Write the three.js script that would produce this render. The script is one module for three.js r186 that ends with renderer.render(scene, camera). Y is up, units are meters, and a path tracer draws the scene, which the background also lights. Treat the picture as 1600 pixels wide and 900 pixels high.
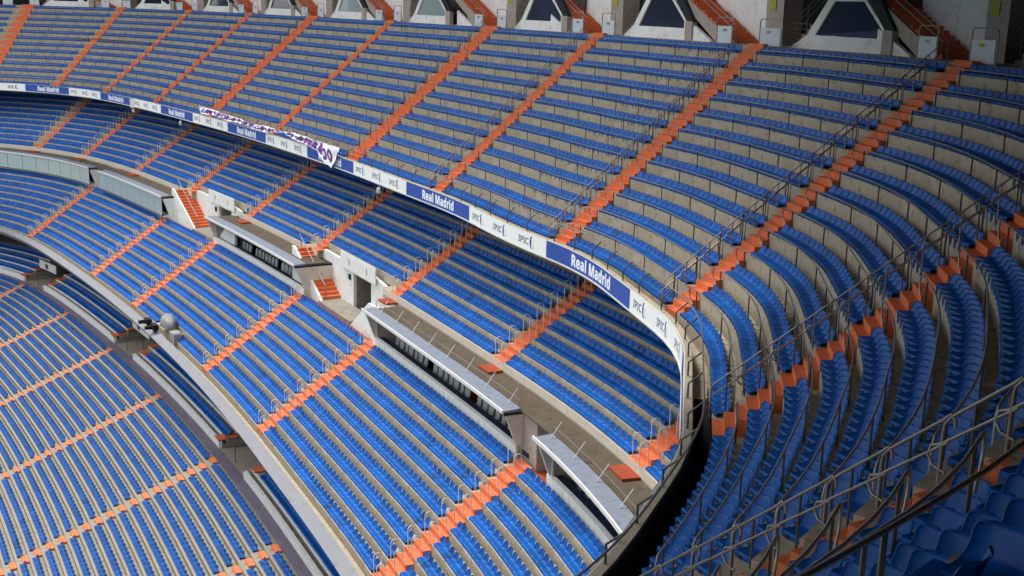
import * as THREE from 'three';
import { mergeGeometries } from 'three/addons/utils/BufferGeometryUtils.js';

// ---------------------------------------------------------------- camera, sky, sun, exposure
const scene = new THREE.Scene();
const CY = 36;                                        // eye height above the pitch
const camera = new THREE.PerspectiveCamera(2 * Math.atan(450 / 1842.3) * 180 / Math.PI, 16 / 9, 0.1, 900);
camera.position.set(0, CY, 0);
camera.rotation.order = 'YXZ';
camera.rotation.set(-0.2376, 0, 0.02424);
camera.updateMatrixWorld(); camera.updateProjectionMatrix();

function makeSky() {                                   // bright even overcast
  const w = 128, h = 64, a = new Float32Array(w * h * 4);
  for (let y = 0; y < h; y++) for (let x = 0; x < w; x++) {
    const el = (y + .5) / h * Math.PI - Math.PI / 2, s = Math.sin(el);
    const wob = .04 * Math.sin(x / w * Math.PI * 6 + y * .35) + .03 * Math.sin(x / w * Math.PI * 14 - y * .2);
    let L = s > 0 ? .52 + .5 * s + wob : .2;
    const i = (y * w + x) * 4;
    a[i] = L * .95; a[i + 1] = L * .985; a[i + 2] = L * 1.04; a[i + 3] = 1;
  }
  const t = new THREE.DataTexture(a, w, h, THREE.RGBAFormat, THREE.FloatType);
  t.mapping = THREE.EquirectangularReflectionMapping; t.magFilter = t.minFilter = THREE.LinearFilter; t.needsUpdate = true;
  return t;
}
const skyTex = makeSky();
scene.background = skyTex; scene.environment = skyTex;
scene.backgroundIntensity = 1; scene.environmentIntensity = 1;
const sun = new THREE.DirectionalLight(new THREE.Color(1, .96, .9), 1.5);
sun.position.set(-75, CY + 150, -130); sun.target.position.set(-10, 10, -60);
sun.castShadow = true; sun.shadow.radius = 26; sun.shadow.mapSize.set(4096, 4096);
Object.assign(sun.shadow.camera, { left: -120, right: 120, top: 120, bottom: -120, near: 1, far: 420 });
scene.add(sun, sun.target);

const renderer = new THREE.WebGLRenderer({ antialias: true });
renderer.setSize(1024, 576);
renderer.toneMapping = THREE.LinearToneMapping;
renderer.toneMappingExposure = 2.3;
renderer.outputColorSpace = THREE.SRGBColorSpace;
renderer.shadowMap.enabled = true; renderer.shadowMap.type = THREE.PCFSoftShadowMap;

// ---------------------------------------------------------------- helpers
let seed = 7;
const rnd = () => { seed = (seed * 1664525 + 1013904223) >>> 0; return seed / 4294967296; };
const ORD = ['first', 'second', 'third', 'fourth', 'fifth', 'sixth', 'seventh', 'eighth', 'ninth', 'tenth', 'eleventh', 'twelfth', 'thirteenth', 'fourteenth', 'fifteenth', 'sixteenth', 'seventeenth', 'eighteenth', 'nineteenth', 'twentieth'];
const names = {};
const numbered = n => { const k = names[n] || 0; names[n] = k + 1; return k ? `${n}_${String(k).padStart(3, '0')}` : n; };
function tag(o, label, category, group) { o.userData.label = label; if (category) o.userData.category = category; if (group) o.userData.group = group; return o; }
function struct(o, label) { o.userData.kind = 'structure'; if (label) o.userData.label = label; return o; }
function thing(name, label, category, group) { const g = new THREE.Group(); g.name = numbered(name); scene.add(g); return tag(g, label, category, group); }
function mesh(name, geo, mat, parent) {
  const m = new THREE.Mesh(geo, mat); m.castShadow = m.receiveShadow = true;
  m.name = parent ? name : numbered(name); (parent || scene).add(m); return m;
}

class Curve {                                          // plan curve of arcs; d = outward offset, h = height relative to the eye
  constructor(x, z, t, segs) {
    this.k = [{ x, z, t, s: 0, c: segs[0][0] }]; let s = 0;
    for (const [c, l] of segs) {
      const q = Curve.step(x, z, t, c, l); this.k[this.k.length - 1].c = c; s += l;
      ({ x, z, t } = q); this.k.push({ x, z, t, s, c });
    }
    this.L = s;
  }
  static step(x, z, t, c, l) { const dt = c * l, m = t + dt / 2, q = Math.abs(dt) < 1e-6 ? l : l * Math.sin(dt / 2) / (dt / 2); return { x: x - Math.sin(m) * q, z: z + Math.cos(m) * q, t: t + dt }; }
  at(s) { let i = 0; while (i < this.k.length - 2 && this.k[i + 1].s <= s) i++; const k = this.k[i]; const q = Curve.step(k.x, k.z, k.t, k.c, s - k.s); q.c = k.c; return q; }
  P(s, d, h) { const q = this.at(s); return new THREE.Vector3(q.x + Math.cos(q.t) * d, CY + h, q.z + Math.sin(q.t) * d); }
  // advance along the offset curve by a true length
  adv(s, d, len) { const n = Math.max(1, Math.ceil(Math.abs(len) / .5)), st = len / n; for (let i = 0; i < n; i++) { const c = this.at(s).c; s += st / Math.max(.3, 1 + c * d); } return s; }
  len(s0, s1, d) { let L = 0, n = Math.max(1, Math.ceil((s1 - s0) / .4)); for (let i = 0; i < n; i++) { const s = s0 + (s1 - s0) * (i + .5) / n; L += (s1 - s0) / n * (1 + this.at(s).c * d); } return L; }
}
const U = new Curve(-73.5156, -126.9710, -2.06287, [[0.039144, 16.8000], [0.039144, 4.5977], [0.039517, 4.5977], [0.034064, 4.7282], [0.033119, 4.7282], [0.008627, 6.5058], [0.006837, 6.5058], [0.002135, 7.0077], [0.000594, 7.0077], [0.004362, 6.9237], [0.003549, 6.9237], [0.001700, 7.8193], [0.004610, 7.8193], [0.003515, 6.4387], [-0.001732, 6.4387], [0.015801, 7.3761], [-0.015093, 7.3761], [0.044130, 5.8629], [0.001716, 5.8629], [0.062293, 5.7882], [-0.000945, 5.7882], [.0719, 2], [.0468, 2], [-.004, 2], [.0337, 2], [.0661, 2], [.1218, 2], [.06, 3]]);
const B = new Curve(-81.8301, -115.8885, -2.23675, [0.045303, 0.044624, 0.043176, 0.040952, 0.038013, 0.034469, 0.028895, 0.019864, 0.010575, 0.004496, 0.002066, 0.002031, 0.002689, 0.003394, 0.003411, 0.002920, 0.002950, 0.003900, 0.004132, 0.002679, 0.000482, 0.002613, 0.008832, 0.017529, 0.020111, 0.020108, 0.020106, 0.020104, 0.020103, 0.020103].map(c => [c, 5.2]));

// the block right of the last stair turns away: a curve of its own, based on row 8
const PL = { x: 1.105, z: -16.258, t: 1.0086 }, LW = 1.95;
const U2 = new Curve(4.525, -10.829, .4505, [[.099, 3.2], [.02, 10]]);
const F2 = j => .68 * (j - 8) - .29, S2 = j => .425 * (j - 8), FL = j => .802 * j - .36;
function sHit(d, w) { let a = 146, b = 157.5; const f = s => { const p = U.P(s, d, 0); return (p.x - PL.x) * -Math.sin(PL.t) + (p.z - PL.z) * Math.cos(PL.t) + w; }; for (let i = 0; i < 40; i++) { const m = (a + b) / 2; f(m) > 0 ? b = m : a = m; } return a; }
// closed solid swept along a curve; prof = closed loop of [d,h], counter-clockwise not needed
function sweep(C, s0, s1, prof, ds = 1.2, uvk = 1) {
  const n = Math.max(1, Math.ceil((s1 - s0) / ds)), pos = [], uv = [], idx = [], m = prof.length;
  const P = []; for (let i = 0; i <= n; i++) { const s = s0 + (s1 - s0) * i / n, q = C.at(s); P.push({ s, q }); }
  const V = (q, p) => [q.x + Math.cos(q.t) * p[0], CY + p[1], q.z + Math.sin(q.t) * p[0]];
  let area = 0; for (let j = 0; j < m; j++) { const a = prof[j], b = prof[(j + 1) % m]; area += a[0] * b[1] - b[0] * a[1]; }
  const pr = area < 0 ? prof : prof.slice().reverse();
  let v0 = 0;
  for (let j = 0; j < m; j++) {
    const a = pr[j], b = pr[(j + 1) % m], w = Math.hypot(b[0] - a[0], b[1] - a[1]), base = pos.length / 3;
    for (const { s, q } of P) { pos.push(...V(q, a), ...V(q, b)); uv.push(s * uvk, v0 * uvk, s * uvk, (v0 + w) * uvk); }
    for (let i = 0; i < n; i++) { const k = base + i * 2; idx.push(k, k + 1, k + 2, k + 1, k + 3, k + 2); }
    v0 += w;
  }
  const tri = THREE.ShapeUtils.triangulateShape(pr.map(p => new THREE.Vector2(p[0], p[1])), []);
  for (const e of [0, n]) {
    const base = pos.length / 3;
    for (const p of pr) { pos.push(...V(P[e].q, p)); uv.push(p[0] * uvk, p[1] * uvk); }
    for (const t of tri) e ? idx.push(base + t[0], base + t[1], base + t[2]) : idx.push(base + t[0], base + t[2], base + t[1]);
  }
  const g = new THREE.BufferGeometry();
  g.setAttribute('position', new THREE.Float32BufferAttribute(pos, 3)); g.setAttribute('uv', new THREE.Float32BufferAttribute(uv, 2)); g.setIndex(idx); g.computeVertexNormals();
  // orientation check on the first side face
  return g;
}
const rect = (d0, d1, h0, h1) => [[d0, h0], [d1, h0], [d1, h1], [d0, h1]];
function tube(pts, r, seg = 6, closed = false, tens = 0) {    // polyline tube with mitred joints
  const c = new THREE.CurvePath(); for (let i = 0; i < pts.length - 1; i++) c.add(new THREE.LineCurve3(pts[i], pts[i + 1]));
  const pos = [], nor = [], idx = [], n = pts.length; let up = new THREE.Vector3(0, 1, 0), N = null;
  for (let i = 0; i < n; i++) {
    const t0 = i ? pts[i].clone().sub(pts[i - 1]).normalize() : null, t1 = i < n - 1 ? pts[i + 1].clone().sub(pts[i]).normalize() : null;
    const t = (t0 && t1 ? t0.clone().add(t1) : (t0 || t1).clone()).normalize();
    if (!N) { N = Math.abs(t.y) > .9 ? new THREE.Vector3(1, 0, 0) : up.clone(); }
    N = N.sub(t.clone().multiplyScalar(N.dot(t))).normalize(); const Bn = t.clone().cross(N);
    for (let k = 0; k <= seg; k++) { const a = k / seg * Math.PI * 2, v = N.clone().multiplyScalar(Math.cos(a)).addScaledVector(Bn, Math.sin(a)); pos.push(pts[i].x + v.x * r, pts[i].y + v.y * r, pts[i].z + v.z * r); nor.push(v.x, v.y, v.z); }
  }
  const w = seg + 1; for (let i = 0; i < n - 1; i++) for (let k = 0; k < seg; k++) { const a = i * w + k; idx.push(a, a + 1, a + w, a + 1, a + w + 1, a + w); }
  for (const e of [0, n - 1]) { const c0 = pos.length / 3; pos.push(pts[e].x, pts[e].y, pts[e].z); nor.push(0, 1, 0); for (let k = 0; k < seg; k++) { const a = e * w + k; e ? idx.push(c0, a, a + 1) : idx.push(c0, a + 1, a); } }
  const g = new THREE.BufferGeometry(); g.setAttribute('position', new THREE.Float32BufferAttribute(pos, 3)); g.setAttribute('normal', new THREE.Float32BufferAttribute(nor, 3));
  g.setAttribute('uv', new THREE.Float32BufferAttribute(new Array(pos.length / 3 * 2).fill(0), 2)); g.setIndex(idx); return g;
}
function box(w, h, d, x = 0, y = 0, z = 0) { return new THREE.BoxGeometry(w, h, d).translate(x, y, z); }
// a local frame on a curve: +x = along the row (towards the camera end), +y up, +z = towards the pitch
function place(o, C, s, d, h) { const q = C.at(s), p = C.P(s, d, h); o.position.copy(p); o.rotation.y = Math.atan2(-Math.cos(q.t), -Math.sin(q.t)); return o; }
// +z towards the pitch and y up leave +x = z × ... pointing towards smaller s, so boxes along the row use -x for larger s
const frus = new THREE.Matrix4().multiplyMatrices(camera.projectionMatrix, camera.matrixWorldInverse);
const _v = new THREE.Vector3();
function seen(p, m = 1.12) { _v.copy(p).applyMatrix4(camera.matrixWorldInverse); if (_v.z > -1) return false; _v.copy(p).applyMatrix4(frus); return Math.abs(_v.x) < m && Math.abs(_v.y) < m + .04; }

// ---------------------------------------------------------------- materials
function noiseTex(N, fn, srgb = true) {
  const a = new Uint8Array(N * N * 4);
  for (let y = 0; y < N; y++) for (let x = 0; x < N; x++) { const c = fn(x / N, y / N), i = (y * N + x) * 4; a[i] = c[0]; a[i + 1] = c[1]; a[i + 2] = c[2]; a[i + 3] = 255; }
  const t = new THREE.DataTexture(a, N, N); t.wrapS = t.wrapT = THREE.RepeatWrapping; t.magFilter = THREE.LinearFilter; t.minFilter = THREE.LinearMipmapLinearFilter; t.generateMipmaps = true;
  if (srgb) t.colorSpace = THREE.SRGBColorSpace; t.needsUpdate = true; return t;
}
function lattice(n, sd) { const a = new Float32Array(n * n); let s = sd; for (let i = 0; i < a.length; i++) { s = (s * 1664525 + 1013904223) >>> 0; a[i] = s / 4294967296; } return a; }
function vnoise(n, sd) { const a = lattice(n, sd), sm = t => t * t * (3 - 2 * t); return (u, v) => { const x = u * n, y = v * n, xi = Math.floor(x), yi = Math.floor(y), fx = sm(x - xi), fy = sm(y - yi), g = (i, j) => a[((j % n + n) % n) * n + ((i % n + n) % n)]; return (g(xi, yi) * (1 - fx) + g(xi + 1, yi) * fx) * (1 - fy) + (g(xi, yi + 1) * (1 - fx) + g(xi + 1, yi + 1) * fx) * fy; }; }
function fbm(n, sd, oct = 4) { const f = []; for (let i = 0; i < oct; i++) f.push(vnoise(n << i, sd + i * 77)); return (u, v) => { let s = 0, a = .5, t = 0; for (const q of f) { s += q(u, v) * a; t += a; a *= .55; } return s / t; }; }
const cl = (x, a = 0, b = 255) => Math.max(a, Math.min(b, x));
const mixc = (a, b, t) => [a[0] + (b[0] - a[0]) * t, a[1] + (b[1] - a[1]) * t, a[2] + (b[2] - a[2]) * t];
const sst = (a, b, x) => { const t = cl((x - a) / (b - a), 0, 1); return t * t * (3 - 2 * t); };

const f1 = fbm(6, 11, 5), f2 = fbm(14, 23, 4), f3 = vnoise(128, 5), f4 = fbm(9, 91, 4);
const concreteTex = noiseTex(512, (u, v) => {
  let c = mixc([158, 147, 127], [192, 180, 158], f1(u, v));
  c = mixc(c, [128, 114, 95], .55 * sst(.56, .78, f2(u, v)));           // damp and dirt patches
  c = mixc(c, [190, 180, 162], .5 * sst(.62, .75, f4(u, v)));           // bleached patches
  c = mixc(c, [88, 82, 72], .6 * sst(.93, .99, f3(u, v)) );             // specks and gum
  const g = (f3(u * 1.7 % 1, v * 1.3 % 1) - .5) * 16; return c.map(x => cl(x + g));
});
const orangeTex = noiseTex(256, (u, v) => {
  let c = mixc([206, 96, 48], [230, 122, 70], f1(u, v));
  c = mixc(c, [186, 120, 88], .7 * sst(.55, .74, f2(u, v)));             // worn through to the concrete
  c = mixc(c, [120, 66, 40], .5 * sst(.94, .99, f3(u, v)));
  const g = (f3(v, u) - .5) * 14; return c.map(x => cl(x + g));
});
const whiteTex = noiseTex(256, (u, v) => {
  let c = mixc([222, 220, 214], [240, 239, 235], f1(u, v));
  c = mixc(c, [196, 190, 178], .5 * sst(.62, .78, f2(u, v))); const g = (f3(u, v) - .5) * 8; return c.map(x => cl(x + g));
});
const roofTex = noiseTex(256, (u, v) => {
  let c = mixc([112, 120, 134], [134, 142, 156], f1(u, v)); c = mixc(c, [92, 98, 108], .6 * sst(.6, .76, f2(u, v))); const g = (f3(u, v) - .5) * 8; return c.map(x => cl(x + g));
});
const S = (o) => new THREE.MeshStandardMaterial(o);
const rep = (t, m) => { const c = t.clone(); c.repeat.set(1 / m, 1 / m); c.needsUpdate = true; return c; };
const M = {
  conc: S({ map: rep(concreteTex, 3.6), roughness: .93, bumpMap: rep(concreteTex, 3.6), bumpScale: .006 }),
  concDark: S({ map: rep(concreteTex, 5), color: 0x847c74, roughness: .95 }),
  grey: S({ map: rep(concreteTex, 5), color: 0xd2d6dc, roughness: .9 }),
  parapet: S({ map: rep(whiteTex, 7), color: 0x8a8c95, roughness: .7 }),
  orange: S({ map: orangeTex, roughness: .72 }),
  orangeBig: S({ map: rep(orangeTex, 1.6), color: 0xb89a8a, roughness: .85 }),
  white: S({ map: rep(whiteTex, 4), roughness: .75 }),
  cream: S({ map: rep(whiteTex, 4), color: 0xe6dccd, roughness: .8 }),
  column: S({ map: rep(whiteTex, 3), color: 0xb7aaa2, roughness: .85 }),
  lilac: S({ map: rep(concreteTex, 4), color: 0xa2a0d2, roughness: .8 }),
  black: S({ color: 0x0a0a0b, roughness: .9 }),
  dark: S({ color: 0x1b1c20, roughness: .8 }),
  brown: S({ color: 0x51433d, roughness: .85 }),
  steel: S({ color: 0x96928e, roughness: .38, metalness: .6 }),
  steelDark: S({ color: 0x5a5856, roughness: .45, metalness: .55 }),
  whitePaint: S({ color: 0xdcdad6, roughness: .4 }),
  seat: new THREE.MeshPhysicalMaterial({ color: new THREE.Color().setRGB(.001, .088, .36), roughness: .42, specularIntensity: .55 }),
  seatBk: new THREE.MeshPhysicalMaterial({ color: new THREE.Color().setRGB(.001, .088, .36), roughness: .42, specularIntensity: .55 }),
  seatGrey: S({ color: 0xb4b9b6, roughness: .6 }),
  bracket: S({ color: 0x2a2622, roughness: .7 }),
  roof: S({ map: rep(roofTex, 3), roughness: .55 }),
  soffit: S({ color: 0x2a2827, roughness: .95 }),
  frostPane: new THREE.MeshPhysicalMaterial({ color: 0xaebcba, roughness: .22, clearcoat: .6, clearcoatRoughness: .08 }),
  darkGlass: new THREE.MeshPhysicalMaterial({ color: 0x14161a, roughness: .06, clearcoat: 1, clearcoatRoughness: .03 }),
  paleGlass: new THREE.MeshPhysicalMaterial({ color: 0x8f9d96, roughness: .12, clearcoat: .8 }),
  gate: S({ color: 0xc9cfd2, roughness: .5 }),
  yellow: S({ color: 0xa8a012, roughness: .6 }),
  navy: S({ color: 0x101d3d, roughness: .7 }),
  bluePaint: S({ color: 0x123a8c, roughness: .6 }),
  skyblue: S({ color: 0x2f6fc0, roughness: .6 }),
  grass: S({ color: new THREE.Color().setRGB(.05, .13, .03), roughness: 1 }),
  standBlue: S({ color: new THREE.Color().setRGB(.07, .10, .2), roughness: .9, side: THREE.DoubleSide }),
  tarp: S({ color: 0x8b8a88, roughness: .7 }),
};

// ---------------------------------------------------------------- tier definitions (metres; heights relative to the eye)
const UH = j => -9.90 + .66 * j, UF = j => .7786 * j - .36;
const LH = j => -22.554 + .481 * j, LF = j => .7238 * j + .17;
const VH = j => -15.983 + .481 * j, VF = j => 8.015 + .7072 * j + .17;
const DH = j => -27.76 + .2605 * j, DF = j => -.68 + .6907 * j;
const CH = j => -27.2 + .38 * j, CF = j => 1.2 + .75 * j;
const uA = [16.8, 26, 35.45, 48.46, 62.48, 76.33, 91.96, 104.84, 119.59, 131.32, 142.9, 155];   // right edges of the upper stairs
const uW = [1.5, 1.1, 1.2, 1.15, 1.9, 1.1, 1.9, 1.1, 1.1, 1.1, 1.15, 1.95];
const lA = [41.05, 59.76, 71.28, 88.81, 100.65, 119.12], vA = [29.5, 36.34, 47.85, 61.12, 74.04, 87.08, 99.84, 113.06, 125.06];
const dA = [39.14, 52.03, 64.81, 77.94, 91.26, 104.46];
const BW = 1.15;

// ---------------------------------------------------------------- pitch and terraces
{ const g = new THREE.CircleGeometry(420, 48).rotateX(-Math.PI / 2); const m = mesh('ground', g, M.grass); m.position.y = .6; struct(m, 'ground below the stands'); }

function terrace(name, label, C, H, F, j0, j1, s0, s1, skip, mat = M.conc, drop = .14, front = 0) {
  const g = new THREE.Group(); g.name = numbered(name); scene.add(g); struct(g, label);
  for (let j = j0; j <= j1; j++) for (const [a, b] of (skip ? skip(j) : [[s0, s1]]))
    mesh('terrace_step', sweep(C, a, b, [[F(j), j || !front ? H(j - 1) - drop : front], [F(j), H(j)], [F(j + 1) + .08, H(j)], [F(j + 1) + .08, j || !front ? H(j - 1) - drop : front]]), mat, g);
  return g;
}
const upper = terrace('upper_tier', 'steep beige concrete terrace of the upper tier', U, UH, UF, 0, 12, 2, 166, j => [[2, sHit(UF(j) + .4, LW * .6)]], M.conc, .14, -10.42);
for (let j = 3; j <= 10; j++) mesh('terrace_step', sweep(U2, S2(j) - .5, 11.5, [[F2(j), UH(j - 1) - .14], [F2(j), UH(j)], [F2(j + 1) + .06, UH(j)], [F2(j + 1) + .06, UH(j - 1) - .14]], .6), M.conc, upper);
mesh('front_gutter', sweep(U, 2, 156.5, rect(-1.05, -.32, -10.425, -10.36)), M.conc, upper);
mesh('walkway', sweep(U, 2, 150, rect(UF(13) + .05, 14, -2.4, -1.66)), M.conc, upper);
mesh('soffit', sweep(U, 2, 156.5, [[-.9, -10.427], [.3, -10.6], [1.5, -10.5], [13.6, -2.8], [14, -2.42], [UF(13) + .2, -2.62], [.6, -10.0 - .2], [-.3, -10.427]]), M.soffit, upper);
const mid = terrace('middle_tier_terrace', 'beige concrete terrace of the middle tier below the boxes', B, LH, LF, 0, 8, 8, 146);
mesh('front_gutter', sweep(B, 8, 146, rect(-.355, .25, -23.2, -23.03)), M.conc, mid);
mesh('parapet', sweep(B, 8, 146, [[-.70, -23.05], [-.96, -22.66], [-.36, -22.46], [-.36, -23.05]]), M.parapet, mid);
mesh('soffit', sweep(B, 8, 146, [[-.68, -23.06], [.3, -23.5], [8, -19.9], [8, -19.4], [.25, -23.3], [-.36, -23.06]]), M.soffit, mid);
mesh('walkway', sweep(B, 8, 146, rect(LF(9) + .06, 9.4, -19.3, -18.72)), M.orangeBig, mid);
const gaps = [[61.0, 71.6], [86.9, 97.6]];
const cut0 = j => j ? [[6, 148]] : [[6, gaps[0][0]], [gaps[0][1], gaps[1][0]], [gaps[1][1], 148]];
const back = terrace('rear_middle_terrace', 'shaded concrete terrace of the middle tier behind the boxes', B, VH, VF, 0, 11, 6, 148, cut0);
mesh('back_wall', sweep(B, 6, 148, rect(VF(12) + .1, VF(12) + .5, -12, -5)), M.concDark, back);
const low = terrace('lower_tier_terrace', 'grey concrete terrace of the lowest tier', B, DH, DF, -30, 0, 20, 132, null, M.grey);
mesh('top_walkway', sweep(B, 20, 132, rect(DF(1) + .09, .76, -28.3, -27.74)), M.lilac, low);
const stripP = [[36.9, 41.6], [62.4, 67.6], [88.9, 94.2]];
const stripSeg = [[14, 36.9], [41.6, 62.4], [67.6, 88.9], [94.2, 136]];
const strip = terrace('strip_terrace', 'narrow shaded terrace behind the white parapet wall', B, CH, CF, 0, 4, 14, 136, () => stripSeg, M.grey);
for (const [a, b] of stripSeg) {
  mesh('front_wall', sweep(B, a, b, [[.77, -28.6], [.70, -27.26], [.92, -27.26], [.92, -28.6]]), M.white, strip);
  mesh('walkway', sweep(B, a, b, rect(.9, 1.24, -28.2, -27.62)), M.grey, strip);
  for (let j = 0; j < 4; j++) mesh('white_nosing', sweep(B, a, b, rect(CF(j) - .012, CF(j) + .10, CH(j) - .10, CH(j) + .006)), M.white, strip);
}
for (const [a, b] of stripP) mesh('portal_floor', sweep(B, a + .01, b - .01, rect(.77, 5, -28.4, -27.76)), M.grey, strip);
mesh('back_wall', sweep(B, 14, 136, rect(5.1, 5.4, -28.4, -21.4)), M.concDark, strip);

// the deck and roof above the upper tier and the other three sides of the bowl: all outside the frame, they keep the sky off the upper rows
{ const g = new THREE.Group(); g.name = 'stadium_roof'; scene.add(g); struct(g, 'deck and roof over the upper tier');
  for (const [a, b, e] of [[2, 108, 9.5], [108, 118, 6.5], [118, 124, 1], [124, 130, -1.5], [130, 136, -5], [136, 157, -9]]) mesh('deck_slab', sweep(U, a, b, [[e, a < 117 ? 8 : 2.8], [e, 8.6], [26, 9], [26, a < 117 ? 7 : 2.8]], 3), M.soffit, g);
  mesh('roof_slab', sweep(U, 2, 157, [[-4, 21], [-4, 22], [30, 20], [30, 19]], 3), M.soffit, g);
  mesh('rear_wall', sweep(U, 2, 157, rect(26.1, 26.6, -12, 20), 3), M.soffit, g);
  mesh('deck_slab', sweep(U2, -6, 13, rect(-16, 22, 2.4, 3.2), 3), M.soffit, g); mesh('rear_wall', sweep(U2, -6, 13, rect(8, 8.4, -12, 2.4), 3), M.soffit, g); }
{ const g = new THREE.Group(); g.name = 'bowl_sides'; scene.add(g); struct(g, 'stands on the other three sides of the pitch');
  const n = new THREE.Vector3(.866, 0, -.5), T = new THREE.Vector3(.5, 0, .866), O = new THREE.Vector3(-25, 0, -70);
  const W = (u, v, h) => O.clone().addScaledVector(n, -u).addScaledVector(T, v).setY(CY + h);
  const stand = (p0, p1, out) => { // p0,p1 front ends [u,v]; out = outward [u,v] unit
    const prof = [[0, -35], [0, -31], [38, -9], [40, -9], [62, 9], [62, 22], [40, 24], [40, 26], [66, 25], [66, -35]]; const pos = [], idx = []; const m = prof.length;
    for (const p of [p0, p1]) for (const [d, h] of prof) { const q = W(p[0] + out[0] * d, p[1] + out[1] * d, h); pos.push(q.x, q.y, q.z); }
    for (let k = 0; k < m; k++) { const l = (k + 1) % m; idx.push(k, l, k + m, l, l + m, k + m); }
    const tr = THREE.ShapeUtils.triangulateShape(prof.map(p => new THREE.Vector2(...p)), []); for (const f of tr) idx.push(f[0], f[1], f[2], f[0] + m, f[2] + m, f[1] + m);
    const ge = new THREE.BufferGeometry(); ge.setAttribute('position', new THREE.Float32BufferAttribute(pos, 3)); ge.setIndex(idx); const q = ge.toNonIndexed(); q.computeVertexNormals(); mesh('stand', q, M.standBlue, g); };
  stand([118, -75], [118, 75], [1, 0]); stand([26, 46], [118, 46], [0, 1]); stand([40, -72], [118, -72], [0, -1]); }

// ---------------------------------------------------------------- orange stairs
const stepCache = {};
const stepBox = (w, h, d) => stepCache[[w.toFixed(2), h.toFixed(3), d.toFixed(3)]] ||= new THREE.BoxGeometry(w, h, d);
function stair(label, C, sR, w, H, F, j0, j1, sub, fr, group, bare) {
  const t = thing('orange_stair', label, 'stair', group);
  const q = fr || C.at(sR), T = new THREE.Vector3(-Math.sin(q.t), 0, Math.cos(q.t)), N = new THREE.Vector3(Math.cos(q.t), 0, Math.sin(q.t));
  const ry = Math.atan2(-N.x, -N.z), base = fr ? new THREE.Vector3(fr.x, CY, fr.z) : C.P(sR, 0, 0);
  const add = (d0, d1, h0, h1, ww = w, name = 'step') => {
    const m = mesh(name, stepBox(ww, h1 - h0, d1 - d0), M.orange, t);
    m.position.copy(base).addScaledVector(T, -w / 2).addScaledVector(N, (d0 + d1) / 2); m.position.y = CY + (h0 + h1) / 2; m.rotation.y = ry;
  };
  for (let j = j0; j <= j1; j++) {
    const r = H(j) - H(j - 1), dep = F(j + 1) - F(j);
    const wob = 1;
    if (!bare) add(F(j) - .012, F(j + 1) - (sub > 1 ? dep * (sub - 1) / sub : 0) + .012, H(j) - .05, H(j) + .006, w - .02, 'landing');       // painted row level
    if (!bare) add(F(j) - .010, F(j) + .02, H(j) - r / sub + .01, H(j) - .045, w - .03, 'riser');
    for (let k = 1; k < sub; k++) add(F(j + 1) - dep * (sub - k) / sub, F(j + 1) + .004 * k, H(j) - .1 + .002 * k, H(j) + r * k / sub, w - .004 * k);
  }
  return t;
}
uA.forEach((s, i) => stair(`orange concrete stair climbing the upper tier, ${ORD[i]} from the left`, U, s, uW[i], UH, i === 11 ? FL : UF, 0, 12, 3, i === 11 ? PL : null));
lA.forEach((s, i) => stair(`orange stair with white hoops below the boxes, ${ORD[i]} from the left`, B, s, BW, LH, LF, 0, 8, 2));
vA.forEach((s, i) => stair(`orange stair behind the boxes running up under the overhang, ${ORD[i]} from the left`, B, s, BW, VH, VF, 0, 11, 2));
dA.forEach((s, i) => stair(`orange stair between the lowest seat blocks, ${ORD[i]} from the left`, B, s, .85, DH, DF, -30, 0, 2, null, undefined, true));

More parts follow.
